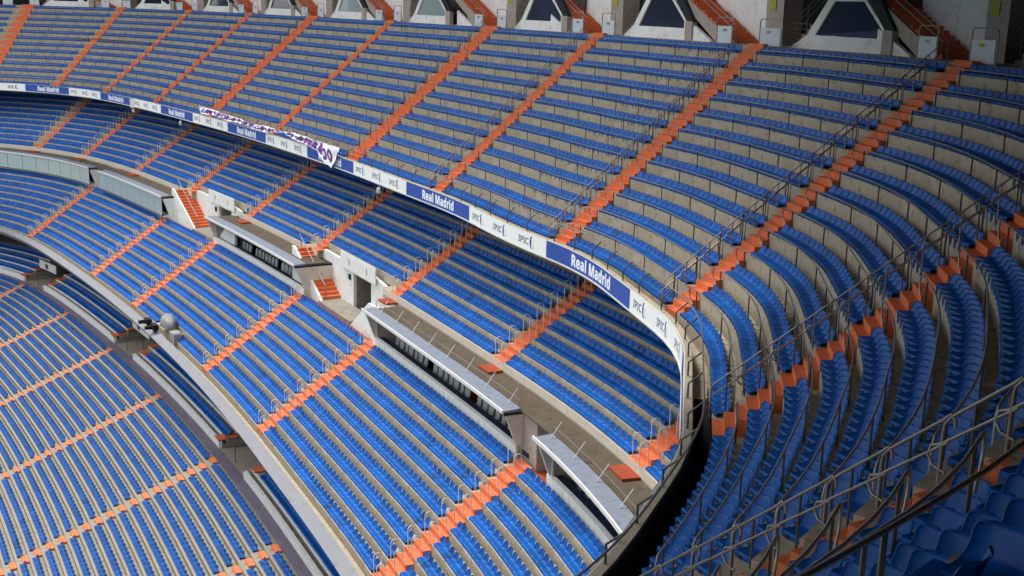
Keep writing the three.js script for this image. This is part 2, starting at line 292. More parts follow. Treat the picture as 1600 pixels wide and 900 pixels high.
// ---------------------------------------------------------------- seats
function seatGeo(nu, nv, W = .486, top = .46) {
  const prof = [[.40, -.26], [.412, -.05], [.412, .10], [.39, .135], [.30, .135], [.17, .125], [.08, .135], [.03, .18], [0, .27], [-.03, .37], [-.055, top - .02], [-.075, top]];
  const pc = new THREE.CatmullRomCurve3(prof.map(p => new THREE.Vector3(0, p[1], p[0])), false, 'centripetal');
  const P = (u, v) => { v = 1 - Math.pow(1 - v, 1.25); const p = pc.getPoint(v); let w = W / 2 * (1 - .14 * sst(.55, .75, v));
    const e = v > .78 ? (v - .78) / .22 : 0; w *= .62 + .38 * Math.sqrt(Math.max(0, 1 - e * e));
    const c = Math.abs(u), bend = c * c * c; p.z += .055 * sst(.45, .65, v) * bend; p.y += .012 * sst(.1, .3, v) * (1 - sst(.5, .7, v)) * bend;
    return new THREE.Vector3(u * w, p.y, p.z); };
  const pos = [], idx = [], grid = (o, flip) => { const b = pos.length / 3;
    for (let i = 0; i <= nv; i++) for (let k = 0; k <= nu; k++) { const u = k / nu * 2 - 1, v = i / nv, p = P(u, v);
      if (o) { const dv = P(u, Math.min(1, v + .01)).sub(P(u, Math.max(0, v - .01))), du = P(u + .02, v).sub(P(u - .02, v)); const n = dv.cross(du).normalize(); p.addScaledVector(n, o); }
      pos.push(p.x, p.y, p.z); }
    for (let i = 0; i < nv; i++) for (let k = 0; k < nu; k++) { const a = b + i * (nu + 1) + k, c = a + nu + 1; flip ? idx.push(a, c, a + 1, a + 1, c, c + 1) : idx.push(a, a + 1, c, a + 1, c + 1, c); } };
  grid(0, true); const n1 = pos.length / 3; grid(.022, false);
  const st = (nu + 1); for (let i = 0; i < nv; i++) for (const k of [0, nu]) { const a = i * st + k, c = a + st, a2 = a + n1, c2 = c + n1; k ? idx.push(a, a2, c, c, a2, c2) : idx.push(a, c, a2, c, c2, a2); }
  for (let k = 0; k < nu; k++) for (const i of [0, nv]) { const a = i * st + k, b = a + 1, a2 = a + n1, b2 = b + n1; i ? idx.push(a, b, a2, b, b2, a2) : idx.push(a, a2, b, b, a2, b2); }
  const g = new THREE.BufferGeometry(); g.setAttribute('position', new THREE.Float32BufferAttribute(pos, 3)); g.setAttribute('uv', new THREE.Float32BufferAttribute(new Array(pos.length / 3 * 2).fill(.5), 2)); g.setIndex(idx); g.computeVertexNormals(); return g;
}
const shellHi = seatGeo(10, 22), shellLo = seatGeo(4, 13);
const SC = { upper: [1, .72, .88], middle: [1, .86, .88], rear: [1, .86, .88], lower: [1.08, .64, .66], strip: [1, .8, .85] };
const brGeo = mergeGeometries([box(.075, .24, .06, -.14, -.05, .40), box(.075, .24, .06, .14, -.05, .40), box(.38, .06, .2, 0, .06, .28)]);
const spots = [];
function rowSeats(tier, C, H, F, j, s0, s1, pitch, back, ai) {          // s0..s1 free stretch of the row
  const d = F(j) + back, L = C.len(s0, s1, d), n = Math.floor(L / pitch); if (n < 1) return; const pad = (L - n * pitch) / 2; let s = C.adv(s0, d, pad + pitch / 2);
  for (let i = 0; i < n; i++) { const p = C.P(s, d, H(j)); if (seen(p) && p.distanceTo(camera.position) > 7.4) { const q = C.at(s); spots.push({ p, r: Math.atan2(-Math.cos(q.t), -Math.sin(q.t)), tier, j, ai, dist: p.distanceTo(camera.position) }); } s = C.adv(s, d, pitch); }
}
function fill(tier, C, H, F, j0, j1, A, W, s0, s1, pitch, back, block) {
  for (let j = j0; j <= j1; j++) {
    const d = F(j) + back, ed = [[s0, A[0] - (typeof W === 'number' ? W : W[0]), -1]];
    A.forEach((a, i) => { if (tier === 'upper' && i === 11) return; const nx = A[i + 1], w = nx === undefined ? 0 : (typeof W === 'number' ? W : W[i + 1]); ed.push([a, nx === undefined ? s1 : tier === 'upper' && i === 10 ? sHit(d, LW) : C.adv(nx, d, -w), i]); });
    for (const [a, b, i] of ed) { let parts = [[a + .04, b - .04]]; if (block) for (const [x, y] of block(j)) parts = parts.flatMap(([p, q]) => y <= p || x >= q ? [[p, q]] : [[p, Math.max(p, x)], [Math.min(q, y), q]].filter(t => t[1] - t[0] > .5)); for (const [p, q] of parts) rowSeats(tier, C, H, F, j, p, q, pitch, back, i); }
  }
}
fill('upper', U, UH, UF, 0, 12, uA, uW, 4, 155, .474, .38);
for (let j = 3; j <= 10; j++) rowSeats('upper', U2, UH, F2, j, S2(j) + .12, 11, .474, .36, 11);
fill('middle', B, LH, LF, 0, 8, lA, BW, 10, 146, .492, .40, j => j === 0 ? [[76.6, 81.4]] : []);
fill('rear', B, VH, VF, 0, 11, vA, BW, 8, 146, .492, .40, j => j === 0 ? [[59, 72.2], [84.9, 98.4]] : []);
fill('lower', B, DH, DF, -30, 0, dA, .85, 22, 130, .56, .42);
for (const [a, b] of stripSeg) for (let j = 0; j < 4; j++) rowSeats('strip', B, CH, CF, j, a + 1.3, b - .3, .5, .42, 0);
spots.sort((a, b) => a.dist - b.dist);
const tierName = { upper: 'upper tier' };
{
  let proto = null;
  spots.slice(0, 300).forEach(o => {
    let t;
    const lab = `blue seat in the ${ORD[o.j]} upper-tier row, right of the ${ORD[Math.max(0, o.ai)]} orange stair`;
    if (!proto) { t = thing('stadium_seat', lab, 'seat'); mesh('seat_shell', shellHi, M.seat, t); mesh('bracket', brGeo, M.bracket, t); proto = t; }
    else { t = proto.clone(); t.name = numbered('stadium_seat'); scene.add(t); }
    t.position.copy(o.p); t.scale.set(...SC[o.tier]); t.rotation.y = o.r + (rnd() - .5) * .02;
    tag(t, lab, 'seat', `seats of row ${o.j + 1} right of upper stair ${o.ai + 1}`);
  });
  const lab = { upper: 'rows of blue seats filling the upper tier beyond the near corner', middle: 'rows of blue seats between the boxes and the grey parapet', rear: 'rows of blue seats behind the boxes, under the overhang', lower: 'rows of dark blue seats in the lowest tier', strip: 'shaded blue seats behind the white parapet wall' };
  const mtx = new THREE.Matrix4(), qn = new THREE.Quaternion(), up = new THREE.Vector3(0, 1, 0), one = new THREE.Vector3(1, 1, 1), col = new THREE.Color();
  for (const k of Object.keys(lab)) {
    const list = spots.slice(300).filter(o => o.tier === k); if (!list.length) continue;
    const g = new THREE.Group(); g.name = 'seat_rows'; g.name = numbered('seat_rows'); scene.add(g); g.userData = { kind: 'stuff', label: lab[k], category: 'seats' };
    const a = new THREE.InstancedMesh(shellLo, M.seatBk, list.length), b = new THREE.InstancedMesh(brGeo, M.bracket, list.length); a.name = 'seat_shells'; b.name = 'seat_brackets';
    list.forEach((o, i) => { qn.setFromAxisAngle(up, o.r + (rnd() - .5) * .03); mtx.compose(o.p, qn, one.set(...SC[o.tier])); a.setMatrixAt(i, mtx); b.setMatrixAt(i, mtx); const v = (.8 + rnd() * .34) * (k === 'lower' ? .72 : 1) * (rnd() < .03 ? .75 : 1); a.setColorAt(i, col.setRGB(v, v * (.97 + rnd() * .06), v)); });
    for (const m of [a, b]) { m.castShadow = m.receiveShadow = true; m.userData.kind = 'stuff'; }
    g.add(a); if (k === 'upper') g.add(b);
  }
}
console.log('seats', spots.length);

// ---------------------------------------------------------------- upper tier railings
const tubeAlong = (C, s0, s1, d, h, r, ds = .8, pre = [], post = []) => { const n = Math.max(1, Math.ceil((s1 - s0) / ds)), p = [...pre]; for (let i = 0; i <= n; i++) p.push(C.P(s0 + (s1 - s0) * i / n, d, h)); p.push(...post); return tube(p, r); };
for (let j = 1; j <= 12; j++) for (let i = 0; i < uA.length; i++) {
  const last = i === 11, C = last ? U2 : U; if (last && (j < 4 || j > 10)) continue;
  const d = (last ? F2(j) : UF(j)) - .27, h = UH(j) + .20, s0 = last ? S2(j) + .25 : uA[i] + .1, s1 = last ? 11 : i === 10 ? sHit(d, LW + .5) : U.adv(uA[i + 1], d, -uW[i + 1] - .5);
  const mids = [0, .25, .5, .75, 1].map(f => C.P(s0 + (s1 - s0) * f, d, h)); if (!mids.some(p => seen(p, 1.2))) continue;
  const t = thing('row_railing', `grey tube railing along the ${ORD[j]} upper-tier row, right of the ${ORD[i]} orange stair`, 'railing', 'row railings of the upper tier');
  const near = mids[0].distanceTo(camera.position) < 60 || mids[4].distanceTo(camera.position) < 60;
  const c0 = C.P(s0, d, h);
  const pre = near ? [C.P(s0 - .06, d, h - .55), C.P(s0 - .28, d, h - .42), C.P(s0 - .38, d, h - .22), C.P(s0 - .30, d, h - .06), C.P(s0 - .12, d, h)] : [];
  const post = near ? [C.P(s1 + .1, d, h - .03), C.P(s1 + .16, d, h - .14), C.P(s1 + .16, d, h - .8)] : [];
  mesh('top_rail', tubeAlong(C, s0, s1, d, h, .022, .7, pre, post), M.steel, t);
  const n = Math.max(2, Math.round(C.len(s0, s1, d) / 2.3));
  for (let k = 0; k < n; k++) { const s = s0 + .3 + (s1 - s0 - .5) * k / (n - 1 || 1), p = C.P(s, d, 0), y0 = UH(j - 1), a = stepBox(.036, h - y0, .036); const m = mesh('post', a, M.steelDark, t); m.position.copy(p); m.position.y = CY + (h + y0) / 2; }
}
// sloping handrails on the left edge of the nearer stairs, centre rails on the wide ones
for (const i of [4, 6, 7, 8, 9, 10, 11]) for (let j = 0; j <= 11; j++) {
  const far = i < 9;
  const wide = uW[i] > 1.5; const off = wide ? -uW[i] * .62 : -uW[i] - .08;
  const q = i === 11 ? PL : U.at(uA[i]), T = new THREE.Vector3(-Math.sin(q.t), 0, Math.cos(q.t)), N = new THREE.Vector3(Math.cos(q.t), 0, Math.sin(q.t)), b0 = (i === 11 ? new THREE.Vector3(PL.x, CY, PL.z) : U.P(uA[i], 0, 0)).addScaledVector(T, off), GF = i === 11 ? FL : UF;
  const Q = (d, h) => b0.clone().addScaledVector(N, d).setY(CY + h); const sl = .66 / .7786;
  const d0 = GF(j) + .02, d1 = d0 + (wide ? .78 : far ? .62 : 1.12), hb = UH(j); if (!seen(Q(d0, hb + .6), 1.15)) continue;
  const t = thing('stair_handrail', `sloping double handrail at the ${ORD[j]} row of the ${ORD[i]} upper stair`, 'handrail', 'sloping handrails on the upper stairs');
  const hi = far ? .78 : .92, lo = far ? .5 : .6, rr = far ? .016 : .021, y = (d, o) => hb + o + (d - d0) * sl;
  mesh('rail', tube([Q(d0 - .1, hb), Q(d0 - .1, hb + hi - .2), Q(d0 - .08, hb + hi - .1), Q(d0 - .01, y(d0, hi) - .01), Q(d0 + .08, y(d0 + .08, hi)), Q(d1 - .08, y(d1 - .08, hi)), Q(d1, y(d1, hi) + .02), Q(d1 + .06, y(d1, hi) - .03), Q(d1 + .07, y(d1, hi) - .12)], rr), M.steel, t);
  mesh('rail', tube([Q(d0 - .02, hb + lo - .36), Q(d0 - .2, hb + lo - .32), Q(d0 - .27, hb + lo - .22), Q(d0 - .24, hb + lo - .1), Q(d0 - .12, hb + lo - .05), Q(d1, y(d1, lo))], rr), M.steel, t);
  for (const [d, f] of [[d0 + .28, 0], [d1 - .06, 1]]) { const m = mesh('post', tube([Q(d, f ? UH(j + (wide ? 1 : 1)) : hb), Q(d, hb + (far ? .78 : .92) + (d - d0) * sl)], far ? .014 : .02), M.steelDark, t); }
}
// front railing on the fascia
for (let i = 0; i < uA.length; i++) {
  const s0 = uA[i] - .2, s1 = i + 1 < uA.length ? uA[i + 1] - .25 : 156.4; const a = U.P(s0, -.6, -9), b = U.P(s1, -.6, -9); if (!seen(a, 1.3) && !seen(b, 1.3)) continue;
  const t = thing('front_railing', `bent-post railing along the fascia top, right of the ${ORD[i]} upper orange stair`, 'railing', 'front railings of the upper tier');
  mesh('top_rail', tubeAlong(U, s0, s1, -.62, -9.0, .024), M.steel, t);
  const n = Math.max(2, Math.round((s1 - s0) / 2.0)); for (let k = 0; k < n; k++) { const s = s0 + .4 + (s1 - s0 - .4) * k / n; mesh('post', tube([U.P(s, -.98, -9.72), U.P(s, -.98, -9.32), U.P(s, -.62, -9.0)], .026), M.steelDark, t); }
}

// ---------------------------------------------------------------- fascia with panels
function canvasTex(w, h, draw) { const c = document.createElement('canvas'); c.width = w; c.height = h; draw(c.getContext('2d'), w, h); const t = new THREE.CanvasTexture(c); t.colorSpace = THREE.SRGBColorSpace; t.anisotropy = 8; return t; }
const blueTex = canvasTex(1024, 88, (g, w, h) => { g.fillStyle = '#2e4fa6'; g.fillRect(0, 0, w, h); g.fillStyle = '#f4f5f8'; g.font = 'bold 78px sans-serif'; g.textAlign = 'center'; g.textBaseline = 'middle'; g.save(); g.translate(w * .5, h * .53); const tw = g.measureText('Real Madrid').width; g.scale(w * .5 / tw, 1); g.fillText('Real Madrid', 0, 0); g.lineWidth = 3; g.strokeStyle = '#f4f5f8'; g.strokeText('Real Madrid', 0, 0); g.restore(); });
const logo = (g, x, y, r) => { g.fillStyle = '#2a63b8'; g.beginPath(); g.ellipse(x, y, r * .62, r, 0, 0, Math.PI * 2); g.fill(); g.fillStyle = '#f6f6f6'; g.beginPath(); g.ellipse(x + r * .36, y, r * .55, r * .93, 0, 0, Math.PI * 2); g.fill(); g.fillStyle = '#e8a98a'; g.beginPath(); g.ellipse(x + r * .62, y + r * .12, r * .30, r * .72, 0, 0, Math.PI * 2); g.fill(); g.fillStyle = '#f3efe9'; g.beginPath(); g.ellipse(x + r * .74, y - r * .05, r * .28, r * .62, 0, 0, Math.PI * 2); g.fill(); g.fillStyle = '#1d3f86'; g.beginPath(); g.ellipse(x - r * .3, y, r * .26, r * .82, 0, 0, Math.PI * 2); g.fill(); };
const whiteSign = canvasTex(1024, 88, (g, w, h) => { g.fillStyle = '#f3f3f1'; g.fillRect(0, 0, w, h); for (let i = 0; i < 3; i++) { const x = w * (.05 + i * .325); g.fillStyle = '#23293a'; g.font = '46px sans-serif'; g.textBaseline = 'middle'; g.save(); g.translate(x, h * .5); const tw = g.measureText('IPIC').width; g.scale(118 / tw, 1); g.fillText('IPIC', 0, 2); g.lineWidth = 2; g.strokeStyle = '#23293a'; g.strokeText('IPIC', 0, 2); g.restore(); logo(g, x + 152, h * .5, 34); } });
const mB = S({ map: blueTex, roughness: .5 }), mW = S({ map: whiteSign, roughness: .5 });
{
  const f = thing('fascia', 'concrete fascia along the front edge of the upper tier', 'fascia');
  mesh('lip', sweep(U, 2, 156.5, [[-1.06, -10.429], [-1.06, -9.70], [-.86, -9.70], [-.86, -10.35]]), M.conc, f);
  mesh('bottom_trim', sweep(U, 2, 156.5, rect(-1.14, -1.063, -10.50, -10.432)), M.whitePaint, f);
  const st = [14, 22.15, 29.19, 36.08, 44.05, 52.24, 60.38, 68.53, 76.94, 85.22, 93.6, 102.04, 110.69, 119.37, 128.63, 136.4, 144.6, 153];
  let nb = 0, nw = 0;
  for (let i = 0; i < st.length - 1; i++) {
    const w = i % 2 === 0, a = st[i] + (i === 4 ? .66 : .01), b = st[i + 1] - .01, n = Math.ceil((b - a) / .6), pos = [], uv = [], idx = [];
    for (let k = 0; k <= n; k++) { const s = a + (b - a) * k / n, p = U.P(s, -1.125, -10.43), q = U.P(s, -1.125, -9.71); pos.push(p.x, p.y, p.z, q.x, q.y, q.z); uv.push(k / n, 0, k / n, 1); }
    for (let k = 0; k < n; k++) { const o = k * 2; idx.push(o, o + 2, o + 1, o + 1, o + 2, o + 3); }
    const g = new THREE.BufferGeometry(); g.setAttribute('position', new THREE.Float32BufferAttribute(pos, 3)); g.setAttribute('uv', new THREE.Float32BufferAttribute(uv, 2)); g.setIndex(idx); g.computeVertexNormals();
    const t = new THREE.Group(); t.name = 'printed_panel'; f.add(t); t.userData.label = w ? 'white panel with three dark four-letter logos' : 'blue panel with white two-word lettering';
    mesh('printed_face', g, w ? mW : mB, t);
    mesh('backing', sweep(U, a, b, rect(-1.105, -1.063, -10.43, -9.71), .6), M.whitePaint, t);
  }
}

// ---------------------------------------------------------------- lamps hanging below the fascia
[[44.4, 'far left, in the gap between two panels'], [57, 'left of the draped cloth'], [97.6, 'right of the draped cloth']].forEach(([s, w], i) => { const t = thing('hanging_lamp', `small white lamp fitting below the fascia, ${w}`, 'lamp'); mesh('bracket', tube([U.P(s, -1.0, -10.45), U.P(s, -1.0, -10.75)], .03), M.whitePaint, t); const l = mesh('lamp_head', new THREE.CylinderGeometry(.12, .16, .26, 12).rotateX(.4), M.whitePaint, t); l.position.copy(U.P(s, -1.02, -10.86)); if (!i) mesh('plate', sweep(U, s - .5, s + .5, rect(-1.16, -1.145, -10.6, -9.75)), M.whitePaint, t); });

// ---------------------------------------------------------------- draped cloth banner
{
  const top = [[62.4, -8.96], [65.8, -8.99], [68, -9.06], [71.6, -9.17], [75.1, -9.22], [77.9, -9.14], [80.5, -9.15], [83, -9.06], [85.5, -9.07], [87.9, -9.1], [91.4, -9.12]];
  const bot = [[62.4, -9.55], [65.8, -9.41], [68.2, -9.59], [71.6, -9.47], [75.1, -9.65], [77.9, -9.56], [80.5, -9.28], [82.4, -9.39], [84.2, -9.54], [86, -9.6], [87.5, -9.86], [88.4, -10.16], [90.0, -10.6], [91.4, -9.5]];
  const itp = (a, s) => { for (let i = 0; i < a.length - 1; i++) if (s <= a[i + 1][0]) return a[i][1] + (a[i + 1][1] - a[i][1]) * Math.max(0, (s - a[i][0]) / (a[i + 1][0] - a[i][0])); return a[a.length - 1][1]; };
  const n = 150, m = 10, pos = [], uv = [], idx = [];
  for (let i = 0; i <= n; i++) for (let k = 0; k <= m; k++) { const s = 62.4 + 29 * i / n, f = k / m, h = itp(top, s) * (1 - f) + itp(bot, s) * f, wob = .05 * Math.sin(s * 2.3 + f * 2) + .04 * Math.sin(s * 5.1 - f * 3) + .03 * Math.sin(f * 9 + s); const p = U.P(s, -1.22 + wob - .05 * f, h); pos.push(p.x, p.y, p.z); uv.push(i / n, 1 - f); }
  for (let i = 0; i < n; i++) for (let k = 0; k < m; k++) { const a = i * (m + 1) + k, b = a + m + 1; idx.push(a, a + 1, b, a + 1, b + 1, b); }
  const g = new THREE.BufferGeometry(); g.setAttribute('position', new THREE.Float32BufferAttribute(pos, 3)); g.setAttribute('uv', new THREE.Float32BufferAttribute(uv, 2)); g.setIndex(idx); g.computeVertexNormals();
  const tex = canvasTex(2048, 96, (c, w, h) => { c.fillStyle = '#efedf2'; c.fillRect(0, 0, w, h); c.fillStyle = '#6d3f86';
    let q = 5; const rr = () => { q = (q * 1664525 + 1013904223) >>> 0; return q / 4294967296; };
    for (let x = 60; x < 1980; x += 62) { c.save(); c.translate(x + rr() * 20, 50 + (rr() - .5) * 14); c.rotate((rr() - .5) * .6); const k = Math.floor(rr() * 2); if (k === 0) { c.rotate(.5); c.fillRect(-20, -38, 34, 76); } else { c.beginPath(); c.ellipse(0, 6, 30, 22, .6, 0, 6.3); c.fill(); } if (k === 7) { c.fillRect(-9, -36, 18, 72); c.fillRect(-9, -36, 42, 15); } else if (k === 1) { c.beginPath(); c.arc(0, 0, 30, 0, 6.3); c.fill(); c.fillStyle = '#efedf2'; c.beginPath(); c.arc(2, 0, 13, 0, 6.3); c.fill(); c.fillStyle = '#6d3f86'; } else if (k === 2) { c.beginPath(); c.moveTo(-28, 36); c.lineTo(0, -38); c.lineTo(28, 36); c.lineTo(10, 36); c.lineTo(0, 4); c.lineTo(-10, 36); c.fill(); } else { c.fillRect(-24, -34, 16, 68); c.fillRect(8, -34, 16, 68); c.fillRect(-24, -8, 44, 16); } c.restore(); }
    });
  const o = mesh('cloth_banner', g, new THREE.MeshStandardMaterial({ map: tex, roughness: .9, side: THREE.DoubleSide })); tag(o, 'crumpled white cloth banner with purple shapes draped over the fascia', 'banner');
}

// ---------------------------------------------------------------- middle tier hoops
const hoopG = (() => { const p = []; p.push(new THREE.Vector3(0, 0, .17), new THREE.Vector3(0, .74, .17)); for (let k = 1; k < 8; k++) { const a = k / 8 * Math.PI; p.push(new THREE.Vector3(0, .74 + .17 * Math.sin(a), .17 * Math.cos(a))); } p.push(new THREE.Vector3(0, .74, -.17), new THREE.Vector3(0, 0, -.17)); return tube(p, .019); })();
function hoops(A, H, F, j1, word) {
  A.forEach((s, i) => { for (let j = 0; j <= j1; j++) for (const side of [0, 1]) {
    const q = B.at(s), T = new THREE.Vector3(-Math.sin(q.t), 0, Math.cos(q.t)); const p = B.P(s, F(j) + .26 - .16 * side, H(j) + (side ? 0 : 0)).addScaledVector(T, side ? -.10 : -BW + .08); if (!seen(p)) continue;
    const m = mesh('hoop_handrail', hoopG, M.whitePaint); m.position.copy(p); m.rotation.y = Math.atan2(-Math.cos(q.t), -Math.sin(q.t));
    tag(m, `white hoop, ${side ? 'right' : 'left'} side of the ${ORD[i]} stair ${word}, ${ORD[j]} row up`, 'handrail', `hoop handrails on the stairs ${word}`);
  } });
}
hoops(lA, LH, LF, 8, 'below the boxes'); hoops(vA, VH, VF, 8, 'behind the boxes');

// ---------------------------------------------------------------- hospitality boxes
function hbox(label, s0, s1, open, panes) {
  const t = thing('hospitality_box', label, 'box');
  mesh('roof', sweep(B, s0, s1, [[5.98, -16.52], [5.98, -16.44], [6.75, -16.38], [6.75, -16.52]]), M.roof, t);
  mesh('roof_edge', sweep(B, s0 - .03, s1 + .03, rect(5.90, 5.978, -16.53, -16.38)), M.whitePaint, t);
  mesh('sill_wall', sweep(B, s0, s1, rect(LF(9) - .12, LF(9) + .1, -18.76, -18.04)), M.white, t);
  mesh('floor', sweep(B, s0, s1, rect(LF(9) + .1, 9.6, -19.0, -18.9)), M.brown, t);
  mesh('back_wall', sweep(B, s0, s1, rect(9.6, 9.75, -19, -16.4)), M.brown, t);
  mesh('ceiling', sweep(B, s0, s1, rect(6.05, 9.6, -16.66, -16.53)), M.dark, t);
  for (const e of [s0, s1 - .16]) mesh('end_wall', sweep(B, e, e + .16, [[LF(9) - .02, -18.76], [LF(9) - .02, -18.2], [6.1, -16.64], [10.2, -16.64], [10.2, -18.76]]), open ? M.cream : M.white, t);
  if (open) {
    mesh('counter', sweep(B, s0 + .17, s1 - .17, rect(LF(9) + .11, LF(9) + .5, -18.5, -18.10)), M.navy, t);
    const L = s1 - s0, n = Math.max(2, Math.round(L / 5)); for (let k = 1; k < n; k++) { const s = s0 + L * k / n; mesh('divider', sweep(B, s - .05, s + .05, rect(7.9, 9.6, -18.9, -16.66)), M.dark, t); }
    mesh('front_post', sweep(B, s0 + .22, s0 + .28, rect(6.66, 6.72, -18.04, -16.53)), M.whitePaint, t); mesh('front_post', sweep(B, s1 - .28, s1 - .22, rect(6.66, 6.72, -18.04, -16.53)), M.whitePaint, t);
  } else {
    mesh('pane_rail', sweep(B, s0, s1, rect(5.93, 6.08, -18.12, -18.04)), M.steelDark, t);
    for (let k = 0; k < panes; k++) { const a = s0 + (s1 - s0) * k / panes + .03, b = s0 + (s1 - s0) * (k + 1) / panes - .03; mesh('pane', sweep(B, a, b, rect(5.99, 6.02, -18.04, -16.53), 3), M.frostPane, t); }
    mesh('floor_edge', sweep(B, s0, s1, rect(6.02, LF(9) - .13, -18.2, -18.125)), M.white, t);
  }
  return t;
}
hbox('long glazed box with pale panes at the far left, left of the narrow gap', 12, 41, false, 15);
hbox('glazed box with pale panes between the narrow gap and the farther white-walled stair', 43.4, 59.8, false, 9);
hbox('open-fronted box with dark interior between the two white-walled stairs', 70.3, 88.6, true);
hbox('longest open-fronted box, grey roof with white rods, left of the brown pillar', 100.2, 117.7, true);
hbox('curved open-fronted box nearest the black corner, right of the brown pillar', 120.6, 138, true);
const protoSeat = mergeGeometries([new THREE.BoxGeometry(.46, .12, .44).translate(0, .44, .1), new THREE.BoxGeometry(.42, .5, .12).rotateX(-.12).translate(0, .76, -.1), new THREE.CylinderGeometry(.16, .16, .05, 10).translate(0, .99, -.13).scale(1, .9, 1), new THREE.BoxGeometry(.06, .4, .06).translate(0, .2, .05)]);
[[70.3, 88.6, 'in the box between the two white-walled stairs'], [100.2, 117.7, 'in the longest open box'], [120.6, 132, 'in the box nearest the black corner']].forEach(([a, b, w]) => {
  for (const [row, d, h] of [['front', 7.55, -18.9]]) for (let s = a + .9, k = 0; s < b - .8; s += .66, k++) { if (k % 8 === 7) continue; const t = thing('box_seat', `grey padded seat ${w}`, 'seat', `grey seats ${w}`); mesh('cushion', new THREE.BoxGeometry(.46, .12, .44).translate(0, .44, .1), M.seatGrey, t); mesh('backrest', backG(), M.seatGrey, t); mesh('pedestal', pedG(), M.dark, t); place(t, B, s, d, h); t.rotation.y += (rnd() - .5) * .25; }
});
function backG() { return backG.g ||= (() => { const s = new THREE.Shape(); s.moveTo(-.2, 0); s.lineTo(.2, 0); s.lineTo(.23, .35); s.quadraticCurveTo(.22, .56, 0, .57); s.quadraticCurveTo(-.22, .56, -.23, .35); s.closePath(); return new THREE.ExtrudeGeometry(s, { depth: .07, bevelEnabled: true, bevelSize: .02, bevelThickness: .02, bevelSegments: 2, curveSegments: 5 }).rotateX(-.14).translate(0, .5, -.16); })(); }
function pedG() { return pedG.g ||= new THREE.CylinderGeometry(.05, .08, .4, 8).translate(0, .2, .08); }

// walkway behind the box roofs, in front of the rear terrace
{ const g = new THREE.Group(); g.name = 'roof_walkway'; scene.add(g); struct(g, 'grey walkway between the box roofs and the rear seats');
  for (const [a, b] of [[6, gaps[0][0] - 1.2], [gaps[0][1] - 1.3, gaps[1][0] + 1.6], [gaps[1][1] + 2.6, 118], [118, 148]]) mesh('walkway_slab', sweep(B, a, b - .01, rect(6.76, VF(0) - .002, -16.525, -16.47)), M.concDark, g);
  for (const a of [29.5, 36.34, 47.85, 74.04, 99.84, 113.06, 125.06]) mesh('orange_landing', sweep(B, a - 1.15, a - .02, rect(7.45, VF(0) - .006, -16.468, -16.36)), M.orangeBig, g);
  for (const [a, b] of [[6, gaps[0][0]], [gaps[0][1], gaps[1][0]], [gaps[1][1], 148]]) mesh('white_edge', sweep(B, a, b, rect(VF(0) - .02, VF(0) - .001, -16.38, -15.99)), M.cream, g);
}
// rods on the roofs of the two nearer boxes
[[101.5, 117, 8], [121, 131, 6]].forEach(([a, b, n], q) => { for (let k = 0; k < n; k++) { const s = a + (b - a) * k / (n - 1); const t = mesh('roof_rod', tube([B.P(s, 6.5, -16.38), B.P(s, 6.95, -15.75)], .02, 6), M.whitePaint); tag(t, `thin white rod on the roof of the ${q ? 'curved' : 'longest'} open box, ${ORD[k]} from left`, 'rod', 'white rods along the box roofs'); } });
[[100.3, 117.6], [120.7, 132]].forEach(([a, b], q) => { const t = thing('roof_rail', `thin rail along the back of the roof of the ${q ? 'curved box by the black corner' : 'longest open box'}`, 'railing'); mesh('rail', tubeAlong(B, a, b, 6.75, -16.05, .012), M.steel, t); for (let k = 0; k < 6; k++) mesh('post', tube([B.P(a + (b - a) * k / 5, 6.74, -16.38), B.P(a + (b - a) * k / 5, 6.74, -16.05)], .012), M.steel, t); });

